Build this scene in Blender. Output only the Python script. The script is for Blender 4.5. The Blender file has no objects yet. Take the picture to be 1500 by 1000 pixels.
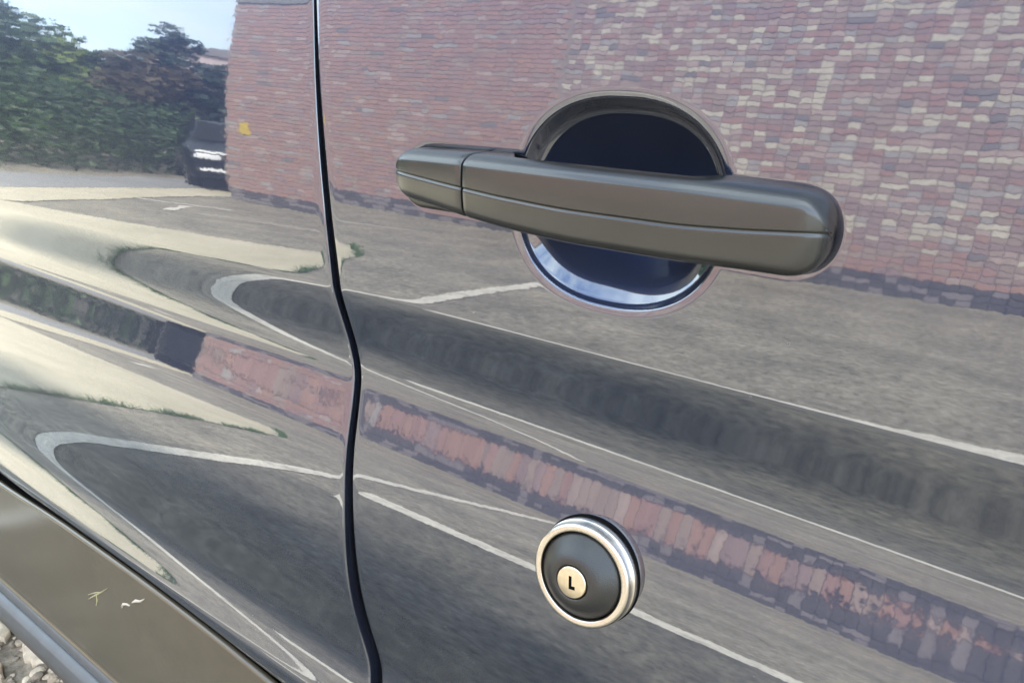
import bpy, bmesh, math, random
import numpy as np
from mathutils import Vector, Matrix
rad = math.radians
random.seed(7); rng = np.random.default_rng(7)
SC = bpy.context.scene
COL = SC.collection

# ------------------------------------------------------------------ camera
DC, HC = 0.31, 1.10
cam_d = bpy.data.cameras.new('camera'); cam = bpy.data.objects.new('camera', cam_d); COL.objects.link(cam)
cam_d.sensor_width = 36.0; cam_d.lens = 1051.6 / 1500 * 36.0
cam_d.clip_start = 0.01; cam_d.clip_end = 2000
PITCH, YAW, ROLL = 0.38287, 0.60919, 0.00565
h_ = Vector((-math.sin(YAW), math.cos(YAW), 0)); R_ = Vector((math.cos(YAW), math.sin(YAW), 0)); Z_ = Vector((0, 0, 1))
F_ = math.cos(PITCH) * h_ - math.sin(PITCH) * Z_; U_ = math.sin(PITCH) * h_ + math.cos(PITCH) * Z_
R2 = math.cos(ROLL) * R_ + math.sin(ROLL) * U_; U2 = -math.sin(ROLL) * R_ + math.cos(ROLL) * U_
cam.matrix_world = Matrix(((R2.x, U2.x, -F_.x, 0), (R2.y, U2.y, -F_.y, -DC), (R2.z, U2.z, -F_.z, HC), (0, 0, 0, 1)))
SC.camera = cam

# ------------------------------------------------------------------ sky, sun, exposure
SUN_EL, SUN_AZ = 49.0, 44.0           # azimuth from +y towards +x
wd = bpy.data.worlds.new('World'); SC.world = wd; wd.use_nodes = True
wn = wd.node_tree; wn.nodes.clear()
def N(nt, typ, **kw):
    n = nt.nodes.new(typ)
    for k, v in kw.items():
        if k in n.inputs: n.inputs[k].default_value = v
        else: setattr(n, k, v)
    return n
sky = N(wn, 'ShaderNodeTexSky', sky_type='NISHITA'); sky.sun_disc = False
sky.sun_elevation = rad(SUN_EL); sky.sun_rotation = rad(SUN_AZ); sky.dust_density = 2.0; sky.air_density = 1.0
tc = N(wn, 'ShaderNodeTexCoord'); mp = N(wn, 'ShaderNodeMapping'); mp.inputs['Scale'].default_value = (1, 1, 2.6)
nz = N(wn, 'ShaderNodeTexNoise', Scale=2.3, Detail=7.0, Roughness=0.55)
rp = N(wn, 'ShaderNodeValToRGB'); rp.color_ramp.elements[0].position = 0.36; rp.color_ramp.elements[1].position = 0.60
mx = N(wn, 'ShaderNodeMix', data_type='RGBA'); mx.inputs[7].default_value = (3.7, 4.35, 4.7, 1)
bg = N(wn, 'ShaderNodeBackground', Strength=0.115); wo = N(wn, 'ShaderNodeOutputWorld')
L = wn.links.new
L(tc.outputs['Generated'], mp.inputs[0]); L(mp.outputs[0], nz.inputs['Vector']); L(nz.outputs[0], rp.inputs[0])
L(rp.outputs[0], mx.inputs[0]); L(sky.outputs[0], mx.inputs[6]); L(mx.outputs[2], bg.inputs[0]); L(bg.outputs[0], wo.inputs[0])
sd = bpy.data.lights.new('sun', 'SUN'); sd.energy = 2.2; sd.angle = rad(10); sd.color = (1, 0.95, 0.87)
so = bpy.data.objects.new('sun', sd); COL.objects.link(so)
sv = Vector((math.sin(rad(SUN_AZ)) * math.cos(rad(SUN_EL)), math.cos(rad(SUN_AZ)) * math.cos(rad(SUN_EL)), math.sin(rad(SUN_EL))))
so.rotation_euler = sv.to_track_quat('Z', 'Y').to_euler()
SC.view_settings.view_transform = 'Standard'; SC.view_settings.look = 'None'
SC.view_settings.exposure = 3.3; SC.view_settings.gamma = 1.0

# ------------------------------------------------------------------ helpers
def tag(o, label=None, cat=None, group=None, kind=None):
    if label: o['label'] = label
    if cat: o['category'] = cat
    if group: o['group'] = group
    if kind: o['kind'] = kind
    return o
def link(name, me, mat=None, parent=None, smooth=True):
    o = bpy.data.objects.new(name, me); COL.objects.link(o)
    if mat is not None:
        for m in (mat if isinstance(mat, (list, tuple)) else [mat]): me.materials.append(m)
    if smooth: me.polygons.foreach_set('use_smooth', [True] * len(me.polygons))
    if parent: o.parent = parent
    return o
def pyd(name, v, f, mat=None, parent=None, smooth=True):
    me = bpy.data.meshes.new(name); me.from_pydata([tuple(p) for p in v], [], f); me.update()
    return link(name, me, mat, parent, smooth)
def empty(name, loc=(0, 0, 0), rz=0):
    o = bpy.data.objects.new(name, None); COL.objects.link(o); o.location = loc; o.rotation_euler = (0, 0, rz); o.empty_display_size = .1
    return o
def box(name, a, b, mat, parent=None, bev=0.0, smooth=False):
    bm = bmesh.new(); bmesh.ops.create_cube(bm, size=1)
    for v in bm.verts: v.co = Vector([(a[i] + b[i]) / 2 + v.co[i] * (b[i] - a[i]) for i in range(3)])
    if bev: bmesh.ops.bevel(bm, geom=bm.edges[:], offset=bev, segments=2, affect='EDGES', profile=.5)
    me = bpy.data.meshes.new(name); bm.to_mesh(me); bm.free()
    return link(name, me, mat, parent, smooth)
def grid_mesh(P):
    """P: (rows, cols, 3) -> verts, quad array, vertex normals (from grid tangents)"""
    r, c, _ = P.shape
    du = np.gradient(P, axis=1); dv = np.gradient(P, axis=0)
    n = np.cross(du, dv); n /= np.maximum(np.linalg.norm(n, axis=2, keepdims=True), 1e-12)
    i = np.arange(r * c).reshape(r, c)
    q = np.stack([i[:-1, :-1], i[:-1, 1:], i[1:, 1:], i[1:, :-1]], -1).reshape(-1, 4)
    return P.reshape(-1, 3), q, n.reshape(-1, 3)
def mesh_quads(name, V, Q, Nn, mat, parent=None, face_mask=None):
    if face_mask is not None: Q = Q[face_mask]
    used = np.unique(Q); mp_ = np.full(len(V), -1); mp_[used] = np.arange(len(used))
    V = V[used]; Nn = Nn[used] if Nn is not None else None; Q = mp_[Q]
    me = bpy.data.meshes.new(name)
    me.vertices.add(len(V)); me.vertices.foreach_set('co', V.astype(np.float32).ravel())
    me.loops.add(Q.size); me.loops.foreach_set('vertex_index', Q.astype(np.int32).ravel())
    me.polygons.add(len(Q)); me.polygons.foreach_set('loop_start', np.arange(0, Q.size, 4, dtype=np.int32))
    me.update(calc_edges=True); me.validate()
    o = link(name, me, mat, parent)
    if Nn is not None: me.normals_split_custom_set_from_vertices([tuple(x) for x in Nn])
    return o
def lathe(name, prof, M, mat, parent=None, seg=96, smooth=True):
    """prof: list of (radius, height) along local +Z of matrix M"""
    v = []; f = []
    for (r, z) in prof:
        for k in range(seg):
            a = 2 * math.pi * k / seg; v.append(M @ Vector((r * math.cos(a), r * math.sin(a), z)))
    for j in range(len(prof) - 1):
        for k in range(seg):
            f.append((j * seg + k, j * seg + (k + 1) % seg, (j + 1) * seg + (k + 1) % seg, (j + 1) * seg + k))
    if prof[-1][0] < 1e-6 or True: f.append(tuple((len(prof) - 1) * seg + k for k in range(seg)))
    return pyd(name, v, f, mat, parent, smooth)

# ------------------------------------------------------------------ materials
def newmat(name):
    m = bpy.data.materials.new(name); m.use_nodes = True
    nt = m.node_tree; b = nt.nodes['Principled BSDF']; return m, nt, b
def simple(name, col, rough=.5, metal=0.0, spec=.5, var=0.0, scale=40.0, coat=0.0, bump=0.0, bscale=300.0):
    m, nt, b = newmat(name)
    b.inputs['Base Color'].default_value = (*col, 1); b.inputs['Roughness'].default_value = rough
    b.inputs['Metallic'].default_value = metal; b.inputs['Specular IOR Level'].default_value = spec
    b.inputs['Coat Weight'].default_value = coat
    tcn = N(nt, 'ShaderNodeTexCoord')
    if var:
        n = N(nt, 'ShaderNodeTexNoise', Scale=scale, Detail=6.0, Roughness=.6); nt.links.new(tcn.outputs['Object'], n.inputs['Vector'])
        r = N(nt, 'ShaderNodeMapRange'); r.inputs[3].default_value = 1 - var; r.inputs[4].default_value = 1 + var
        r.inputs[1].default_value = .25; r.inputs[2].default_value = .75
        mu = N(nt, 'ShaderNodeVectorMath', operation='SCALE'); mu.inputs[0].default_value = col
        nt.links.new(n.outputs[0], r.inputs[0]); nt.links.new(r.outputs[0], mu.inputs['Scale']); nt.links.new(mu.outputs[0], b.inputs['Base Color'])
    if bump:
        n2 = N(nt, 'ShaderNodeTexNoise', Scale=bscale, Detail=3.0); nt.links.new(tcn.outputs['Object'], n2.inputs['Vector'])
        bu = N(nt, 'ShaderNodeBump', Strength=bump, Distance=0.001); nt.links.new(n2.outputs[0], bu.inputs['Height']); nt.links.new(bu.outputs[0], b.inputs['Normal'])
    return m

def paint_mat():
    m, nt, b = newmat('navy_metallic_paint')
    b.inputs['Metallic'].default_value = 0.85; b.inputs['Roughness'].default_value = 0.40
    b.inputs['Coat Weight'].default_value = 1.0; b.inputs['Coat Roughness'].default_value = 0.004; b.inputs['Coat IOR'].default_value = 2.2
    l = nt.links.new
    tcn = N(nt, 'ShaderNodeTexCoord'); geo = N(nt, 'ShaderNodeNewGeometry')
    # metallic flake sparkle in the base colour
    fl = N(nt, 'ShaderNodeTexVoronoi', Scale=2600.0); l(tcn.outputs['Object'], fl.inputs['Vector'])
    cr = N(nt, 'ShaderNodeValToRGB'); cr.color_ramp.elements[0].color = (.0036, .0108, .0370, 1); cr.color_ramp.elements[1].color = (.0056, .0190, .0640, 1)
    sp = N(nt, 'ShaderNodeSeparateColor'); l(fl.outputs['Color'], sp.inputs[0]); l(sp.outputs[0], cr.inputs[0]); l(cr.outputs[0], b.inputs['Base Color'])
    # orange peel: two scales of waviness on the clear coat
    acc = None
    for sc_, amp in ((90.0, .0036), (330.0, .0050)):
        n = N(nt, 'ShaderNodeTexNoise', Scale=sc_, Detail=1.5, Roughness=.5); l(tcn.outputs['Object'], n.inputs['Vector'])
        s = N(nt, 'ShaderNodeVectorMath', operation='SUBTRACT'); s.inputs[1].default_value = (.5, .5, .5); l(n.outputs['Color'], s.inputs[0])
        k = N(nt, 'ShaderNodeVectorMath', operation='SCALE'); k.inputs['Scale'].default_value = amp; l(s.outputs[0], k.inputs[0])
        if acc is None: acc = k
        else:
            a = N(nt, 'ShaderNodeVectorMath', operation='ADD'); l(acc.outputs[0], a.inputs[0]); l(k.outputs[0], a.inputs[1]); acc = a
    a = N(nt, 'ShaderNodeVectorMath', operation='ADD'); l(geo.outputs['Normal'], a.inputs[0]); l(acc.outputs[0], a.inputs[1])
    nn = N(nt, 'ShaderNodeVectorMath', operation='NORMALIZE'); l(a.outputs[0], nn.inputs[0]); l(nn.outputs[0], b.inputs['Coat Normal'])
    # dust film: faint matt specks and wipe smears in the coat; the tan layer also paints in haze
    n = N(nt, 'ShaderNodeTexNoise', Scale=14.0, Detail=8.0, Roughness=.7); l(tcn.outputs['Object'], n.inputs['Vector'])
    r = N(nt, 'ShaderNodeMapRange'); r.inputs[1].default_value = .35; r.inputs[2].default_value = .75; r.inputs[3].default_value = .018; r.inputs[4].default_value = .034
    l(n.outputs[0], r.inputs[0]); l(r.outputs[0], b.inputs['Coat Roughness'])
    dif = N(nt, 'ShaderNodeBsdfDiffuse'); dif.inputs[0].default_value = (.33, .30, .265, 1)
    n3 = N(nt, 'ShaderNodeTexNoise', Scale=6.0, Detail=9.0, Roughness=.72, Distortion=.6); l(tcn.outputs['Object'], n3.inputs['Vector'])
    r3 = N(nt, 'ShaderNodeMapRange'); r3.inputs[1].default_value = .35; r3.inputs[2].default_value = .72; r3.inputs[3].default_value = .012; r3.inputs[4].default_value = .036; l(n3.outputs[0], r3.inputs[0])
    vo = N(nt, 'ShaderNodeTexVoronoi', Scale=75.0); l(tcn.outputs['Object'], vo.inputs['Vector'])
    sep = N(nt, 'ShaderNodeSeparateColor'); l(vo.outputs['Color'], sep.inputs[0])
    th1 = N(nt, 'ShaderNodeMath', operation='LESS_THAN'); th1.inputs[1].default_value = .038; l(vo.outputs['Distance'], th1.inputs[0])
    th2 = N(nt, 'ShaderNodeMath', operation='GREATER_THAN'); th2.inputs[1].default_value = .80; l(sep.outputs[0], th2.inputs[0])
    mu1 = N(nt, 'ShaderNodeMath', operation='MULTIPLY'); l(th1.outputs[0], mu1.inputs[0]); l(th2.outputs[0], mu1.inputs[1])
    mu2 = N(nt, 'ShaderNodeMath', operation='MULTIPLY'); mu2.inputs[1].default_value = .16; l(mu1.outputs[0], mu2.inputs[0])
    ad = N(nt, 'ShaderNodeMath', operation='ADD'); l(r3.outputs[0], ad.inputs[0]); l(mu2.outputs[0], ad.inputs[1])
    mxs = N(nt, 'ShaderNodeMixShader'); l(ad.outputs[0], mxs.inputs[0]); l(b.outputs[0], mxs.inputs[1]); l(dif.outputs[0], mxs.inputs[2])
    l(mxs.outputs[0], nt.nodes['Material Output'].inputs[0])
    return m
PAINT = paint_mat()
BLACK = simple('black_rubber_and_shade', (.0025, .0025, .0026), .9, spec=.08)  # also colours in the darkness of the door gap and key slot
SHELL = simple('dark_underbody', (.012, .012, .014), .7)

def plastic(name, col, rough, spec=.6, var=.28):
    m = simple(name, col, rough, spec=spec, var=var, scale=22, bump=.05, bscale=1100)
    return m
HANDLE = plastic('satin_grey_plastic', (.0150, .0146, .0136), .26, .72)
CLAD = plastic('grained_grey_plastic', (.092, .074, .050), .15, .6, .10)
STEEL = simple('brushed_steel', (.55, .50, .44), .27, metal=1.0, bump=.05, bscale=500)
NICKEL = simple('worn_nickel', (.62, .53, .40), .30, metal=1.0, var=.12, scale=300)
DOME = simple('black_moulded_plastic', (.017, .016, .015), .29, bump=.25, bscale=1500)
STEP = simple('grey_step_metal', (.085, .088, .092), .48, spec=.5, var=.15, scale=60)

def noisy_ground(name, c1, c2, c3, s1=1.6, s2=40., rough=.85, speck=.35):
    """broad stains + aggregate speckle"""
    m, nt, b = newmat(name); l = nt.links.new
    b.inputs['Roughness'].default_value = rough; b.inputs['Specular IOR Level'].default_value = .3
    t = N(nt, 'ShaderNodeTexCoord')
    mpn = N(nt, 'ShaderNodeMapping'); l(t.outputs['Object'], mpn.inputs[0])
    n1 = N(nt, 'ShaderNodeTexNoise', Scale=s1, Detail=9.0, Roughness=.68); l(mpn.outputs[0], n1.inputs['Vector'])
    r1 = N(nt, 'ShaderNodeValToRGB'); e = r1.color_ramp.elements; e[0].position = .33; e[1].position = .70
    e[0].color = (*c1, 1); e[1].color = (*c3, 1); k = r1.color_ramp.elements.new(.5); k.color = (*c2, 1); l(n1.outputs[0], r1.inputs[0])
    n2 = N(nt, 'ShaderNodeTexNoise', Scale=s2, Detail=8.0, Roughness=.8); l(mpn.outputs[0], n2.inputs['Vector'])
    r2 = N(nt, 'ShaderNodeMapRange'); r2.inputs[1].default_value = .3; r2.inputs[2].default_value = .7
    r2.inputs[3].default_value = 1 - speck; r2.inputs[4].default_value = 1 + speck; l(n2.outputs[0], r2.inputs[0])
    mu = N(nt, 'ShaderNodeVectorMath', operation='SCALE'); l(r1.outputs[0], mu.inputs[0]); l(r2.outputs[0], mu.inputs['Scale']); l(mu.outputs[0], b.inputs['Base Color'])
    bu = N(nt, 'ShaderNodeBump', Strength=.5, Distance=.01); l(n2.outputs[0], bu.inputs['Height']); l(bu.outputs[0], b.inputs['Normal'])
    return m
ASPH = noisy_ground('worn_asphalt', (.130, .119, .093), (.190, .173, .134), (.268, .243, .186), s1=2.2, s2=22., speck=.75)
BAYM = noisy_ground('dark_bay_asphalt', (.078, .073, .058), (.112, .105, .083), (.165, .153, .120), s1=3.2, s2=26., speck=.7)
CONC = noisy_ground('pale_concrete', (.33, .30, .215), (.385, .35, .255), (.45, .41, .31), s1=2.0, speck=.12)
ROADM = noisy_ground('grey_road', (.17, .17, .165), (.20, .20, .195), (.23, .23, .22), s1=1.0, speck=.15)
GRAVM = noisy_ground('gravel_bed', (.11, .088, .066), (.28, .225, .165), (.48, .40, .30), s1=18., s2=160.)
LINE = noisy_ground('worn_white_paint', (.30, .28, .235), (.50, .475, .405), (.57, .545, .47), s1=9., s2=45., speck=.3)

# ------------------------------------------------------------------ van side surface  y(x, z)
TH = [0.14421,0.12843,0.11654,0.09871,0.08252,0.06497,0.05591,0.03892,0.01555,-0.00546,-0.04708,-0.03105,0.06050,0.17528,0.34371,0.39800,0.41820,0.42810,0.38220,0.30939,0.24892,0.17575,0.08432,0.02738,0.09386,0.39626,0.54331,-0.11402,-0.21713,-0.20510]
SK = [-0.12,-0.06,0.0,0.08,0.16,0.24,0.30,0.36,0.42,0.48,0.53,0.58,0.62,0.655,0.69,0.72,0.76,0.80,0.86,0.94,1.04,1.14,1.24,1.34,1.42,1.50,1.58,1.66,1.75,1.85]
def pchip(xk, yk, x):
    xk = np.array(xk, float); yk = np.array(yk, float); h = np.diff(xk); dl = np.diff(yk) / h; m = np.zeros_like(yk)
    for k in range(1, len(xk) - 1):
        if dl[k-1] * dl[k] > 0:
            w1 = 2*h[k] + h[k-1]; w2 = h[k] + 2*h[k-1]; m[k] = (w1 + w2) / (w1/dl[k-1] + w2/dl[k])
    m[0] = dl[0]; m[-1] = dl[-1]
    xc = np.clip(x, xk[0], xk[-1]); i = np.clip(np.searchsorted(xk, xc) - 1, 0, len(xk) - 2); t = (xc - xk[i]) / h[i]
    return yk[i]*(1+2*t)*(1-t)**2 + h[i]*m[i]*t*(1-t)**2 + yk[i+1]*t*t*(3-2*t) + h[i]*m[i+1]*t*t*(t-1)
def sstep(t): t = np.clip(t, 0, 1); return t*t*(3-2*t)
ZF = np.linspace(-.4, 2.6, 6001)
def prof_y(w):
    th = pchip(SK, TH, ZF) - .14414 * sstep((ZF - .4738) / w + .5)
    g = -DC * np.tan(th); y = np.concatenate([[0], np.cumsum((g[1:] + g[:-1]) / 2 * np.diff(ZF))])
    return y - np.interp(.3, ZF, y)
YL, YR = prof_y(.03), prof_y(.014)
def Yside(x, z, left=False):
    s = (HC - z) / DC; B = sstep((x + .34) / .22)
    y = (1 - B) * np.interp(s, ZF, YL) + B * np.interp(s, ZF, YR)
    u = np.clip(x, -1.5, .5) + .3
    y = y + (-.05434) * u**2 / 2 + .02613 * u * (z - HC + .1) - .09665 * u**2 * (z - HC + .1) - .02354 * u**3 / 3
    if left: y = y + .02013 * (z - HC + .1) + .01647 * (np.maximum(x, -1.5) + .36)
    return y
GS = [-.3, -.09, .06, .16, .32, .41, .50, .62, .70, .76, .85, .99, 1.15, 1.32, 1.48, 1.8]
GL = [-.379, -.3745, -.3721, -.3701, -.3659, -.3637, -.3622, -.3590, -.3560, -.3551, -.3545, -.3522, -.3500, -.3465, -.3385, -.325]
GR = [-.3725, -.3680, -.3653, -.3625, -.3582, -.3556, -.3540, -.3508, -.3482, -.3476, -.3468, -.3443, -.3405, -.3368, -.3290, -.314]
def gapL(z): return pchip(GS, GL, (HC - z) / DC) + .0008 + .0010 * sstep(((HC - z) / DC - .4) / .3)
def gapR(z): return pchip(GS, GR, (HC - z) / DC) - .0006 - .0008 * sstep(((HC - z) / DC - .4) / .3)

# ------------------------------------------------------------------ handle recess depth field
def capsule_sd(x, z, xa, xb, zc, r):
    dx = np.maximum(np.maximum(xa - x, x - xb), 0); return np.hypot(dx, z - zc) - r
BCX, BCZ, BA, BB = -.1585, 1.0310, .0560, .0500
def bowl_sd(x, z):
    n = 2.35
    u = np.abs((x - BCX) / BA); v = np.abs((z - BCZ) / BB)
    k = (u**n + v**n)**(1/n)
    return (k - 1) * np.where(k > 1e-6, np.hypot(x - BCX, z - BCZ) / np.maximum(k, 1e-6), BB)
def roll(q, r, amax):
    s = math.sin(amax); qm = r * s
    qq = np.clip(q, 0, qm); return r - np.sqrt(np.maximum(r*r - qq*qq, 0)), qm
def lip_table(pairs):
    q = np.linspace(0, .058, 4000); th_ = np.radians(np.interp(q, [p[0] for p in pairs], [p[1] for p in pairs])); sl = np.tan(th_)
    return q, np.concatenate([[0], np.cumsum((sl[1:] + sl[:-1]) / 2 * np.diff(q))])
BQ, BD = lip_table([(0, 0), (.0010, 9), (.0038, 15), (.0048, 64), (.0080, 66), (.0135, 22), (.052, 0)])
_, BD2 = lip_table([(0, 0), (.0010, 8), (.0036, 12), (.0044, 46), (.0054, 46), (.0070, 29), (.0130, 29.5), (.0180, 35), (.050, 22)])
_, SD = lip_table([(0, 0), (.0007, 8), (.0028, 12), (.0036, 56), (.0065, 56), (.0085, 0)])
def depth(x, z):
    q = .0042 - bowl_sd(x, z)
    wt = sstep((z - BCZ + .018) / .036); bowl = np.interp(q, BQ, BD) * wt + np.interp(q, BQ, BD2) * (1 - wt)
    # shallow seat under the two handle feet
    zc = 1.0342 - (x + .18) * .018 ; rr = .0215
    sd = np.minimum(capsule_sd(x, z, -.2750, -.21, 1.0340, .0166), capsule_sd(x, z, -.11, -.0735, 1.0308, .0168))
    seat = np.interp(.0034 - sd, BQ, SD)
    return np.maximum(bowl, seat)

# ------------------------------------------------------------------ the van
van = empty('van', (-.4, .9, 0))
tag(van, 'dark navy metallic van side with grey door handle and round deadlock', 'van')
van_inv = Matrix.Translation((.4, -.9, 0))
def child(o, parent=van):
    o.parent = parent
    o.matrix_parent_inverse = parent.matrix_world.inverted() if parent is van else Matrix.Identity(4)
    if parent is van: o.matrix_parent_inverse = van_inv
    return o
def sub(o, parent):            # parts are built in world coordinates: sub-parts share the part's frame
    o.parent = parent; o.matrix_parent_inverse = Matrix.Identity(4); return o

ER = .0016
angs = [rad(a) for a in (90, 75, 60, 45, 30, 15)]
# --- door
zs = np.concatenate([np.arange(1.170, 1.100, -.002), np.arange(1.100, .968, -.0008), np.arange(.968, .60, -.001), np.arange(.60, .50, -.004)])
zs = zs[np.concatenate([[True], np.diff(zs) < -4e-4])]
tx = np.concatenate([np.arange(.0, .05, .004)[1:], np.arange(.05, .325, .0008), np.arange(.325, .42, .004), np.arange(.42, 1.12, .02)])
tx = tx[np.concatenate([[True], np.diff(tx) > 4e-4])]
Zg = zs[:, None] * np.ones(1)
xe = gapR(zs)[:, None]
cols_x = []; cols_d = []
for dpt in (.022, .008): cols_x.append(xe); cols_d.append(dpt)
for a in angs: cols_x.append(xe + ER * (1 - math.sin(a))); cols_d.append(ER * (1 - math.cos(a)))
x0 = -.36
for t in tx:
    w = max(0.0, 1 - t / .05)
    cols_x.append((xe + ER + t) * w + (x0 + ER + t + 0 * xe) * (1 - w)); cols_d.append(0.0)
X = np.concatenate([c if c.shape[1] == 1 else c for c in cols_x], axis=1); Dp = np.array(cols_d)[None, :]
Zm = np.repeat(zs[:, None], X.shape[1], axis=1)
P = np.stack([X, Yside(X, Zm) + Dp + depth(X, Zm), Zm], -1)
V, Q, Nn = grid_mesh(P[:, :, :])
if Nn.reshape(P.shape)[100, -5, 1] > 0: Nn = -Nn; Q = Q[:, ::-1]
fc = V[Q].mean(1); inside = (.0042 - bowl_sd(fc[:, 0], fc[:, 2])) > .0042
door = child(mesh_quads('door', V, Q, Nn, PAINT, None, ~inside))
tag(door, 'navy metallic front door skin reflecting brick wall and car park')
rec = sub(mesh_quads('handle_recess', V, Q, Nn, PAINT, None, inside), door)

# --- body side panel left of the gap
zb_x = [-2.4, -1.30, -1.04, -.82, -.67, -.55, -.44, -.33]; zb_z = [.560, .562, .571, .588, .591, .588, .579, .570]; ZUP = .004
def zbot(x): return pchip(zb_x, zb_z, x)
tz = np.concatenate([np.linspace(0, .12, 40)[:-1], np.linspace(.12, 1.0, 560)])   # 0 top .. 1 bottom edge
txl = np.concatenate([np.arange(0, .03, .003)[1:], np.arange(.03, 1.0, .012), np.arange(1.0, 2.1, .04)])
rows = []
ztop = 1.170
def left_row(zfun, ddep):
    xs, ys, zz = [], [], []
    for j in range(2 + len(angs) + len(txl)):
        pass
    return None
ncol = 2 + len(angs) + len(txl)
nrow = len(tz) + len(angs) + 2
P = np.zeros((nrow, ncol, 3))
EB = .0009
coloff = [0, 0] + [ER * (1 - math.sin(a)) for a in angs] + [ER + t for t in txl]
coldep = [.022, .008] + [ER * (1 - math.cos(a)) for a in angs] + [0] * len(txl)
rowoff = [None] * len(tz) + [EB * (1 - math.sin(a)) for a in angs[::-1]] + [0, 0]
rowdep = [0] * len(tz) + [EB * (1 - math.cos(a)) for a in angs[::-1]] + [.008, .030]
for i in range(nrow):
    # iterate once for x from z
    xc = np.full(ncol, -.6)
    for _ in range(3):
        zb = zbot(np.clip(xc, -2.4, -.33)) + ZUP
        z = (ztop + (zb + EB - ztop) * tz[i]) if rowoff[i] is None else zb + rowoff[i]
        xc = gapL(z) - np.array(coloff)
    dep = np.sqrt(np.array(coldep)**2 + rowdep[i]**2) if rowdep[i] else np.array(coldep)
    P[i, :, 0] = xc; P[i, :, 2] = z; P[i, :, 1] = Yside(xc, z, True) + dep
V, Q, Nn = grid_mesh(P)
if Nn.reshape(P.shape)[100, -5, 1] > 0: Nn = -Nn; Q = Q[:, ::-1]
bodyp = child(mesh_quads('body_side_panel', V, Q, Nn, PAINT))
tag(bodyp, 'navy side panel behind the door, reflecting trees and pale concrete')

# --- door seal, near-black and shallow so its colour makes the gap's shade, and black backing behind the panels
sv_, sf_ = [], []
for z in np.linspace(1.17, .52, 60):
    gl, gr = float(gapL(z)), float(gapR(z)); y = float(Yside(np.array(gl), np.array(z))) + .0042
    sv_ += [(gl - .012, y + .012, z), (gl + .001, y, z), (gr - .001, y, z), (gr + .012, y + .012, z)]
for i in range(59):
    for j in range(3): a = i * 4 + j; sf_.append((a, a + 1, a + 5, a + 4))
child(pyd('gap_shade_seal', sv_, sf_, BLACK))

# --- lower cladding with its lip and the step strip under it
def strip(name, prof_pts, xs, mat, parent, yfun=None):
    v, f = [], []
    n = len(prof_pts)
    for x in xs:
        for (y, z) in prof_pts:
            dz = float(zbot(np.clip(x, -2.4, -.33))) - .588
            k = max(0, min(1, (z - .40) / .18))
            yy = y + (float(Yside(np.array(x), np.array(.60), True)) + .0375) * k * .9 if x < -.33 else y
            v.append((x, yy, z + dz * k))
    for i in range(len(xs) - 1):
        for j in range(n - 1):
            a = i * n + j; f.append((a, a + 1, a + n + 1, a + n))
    return pyd(name, v, f, mat, None)
cx = list(np.arange(-2.4, .92, .04))
r = .004
cp = [(-.0285, .540), (-.0285, .5735), (-.0298, .5762)]
cp += [(-.0325 - r * math.sin(a), .5775 - r * (1 - math.cos(a))) for a in np.linspace(0, math.pi / 2, 7)]
for t in np.linspace(.04, 1, 22):
    z = .5735 - t * (.5735 - .388); th_c = rad(-1.5 - 5.0 * t)
    cp.append((-.0365 - .012 * math.sin(t * math.pi * .62) * .9, z))
yl = cp[-1][0]
cp += [(yl - .0008, .3865), (yl - .0020, .3855), (yl - .0020, .3835), (yl + .002, .3825), (yl + .010, .3822)]
clad = child(strip('sill_cladding', cp, cx, CLAD, None))
tag(clad, 'satin grey-brown plastic sill cladding below the side panel')
ys = yl + .002
st = [(ys + .02, .3790), (ys - .0005, .3785), (ys - .0030, .3770), (ys - .0042, .3735), (ys - .0046, .3640), (ys - .0046, .3610)]
stp = sub(strip('upper_step_strip', st, cx, STEP, None), clad)
st2 = [(ys + .01, .3580), (ys - .0048, .3568), (ys - .0058, .3566), (ys - .0135, .3505), (ys - .0142, .3490), (ys - .0145, .330), (ys - .012, .300), (ys + .03, .290)]
stp2 = sub(strip('lower_step_strip', st2, cx, STEP, None), clad)
child(box('underbody', (-2.4, .0, .30), (.92, 1.85, .36), SHELL))
child(box('inner_body', (-2.40, .055, .36), (.92, 1.78, 1.165), SHELL))
# --- upper body with side windows (above the picture, it shades the ground and the panel)
ub_v = [(-2.4, .022, 1.168), (.75, .022, 1.168), (.55, .20, 2.0), (-2.4, .20, 2.0), (-2.4, 1.78, 1.168), (.75, 1.78, 1.168), (.55, 1.6, 2.0), (-2.4, 1.6, 2.0)]
child(pyd('upper_body', ub_v, [(0, 1, 2, 3), (5, 4, 7, 6), (3, 2, 6, 7), (1, 5, 6, 2), (4, 0, 3, 7), (0, 4, 5, 1)], PAINT, None, False))
GLASS = simple('dark_window_glass', (.01, .012, .012), .03, coat=1.0)
def sidewin(xa, xb):
    def pt(x, z): return (x, .022 + (z - 1.168) / .832 * .178 - .004, z)
    child(pyd('window', [pt(xa, 1.24), pt(xb, 1.24), pt(xb - .03, 1.80), pt(xa + .02, 1.80)], [(0, 1, 2, 3)], GLASS, None, False))
sidewin(-.30, .62); sidewin(-1.55, -.45)

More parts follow.
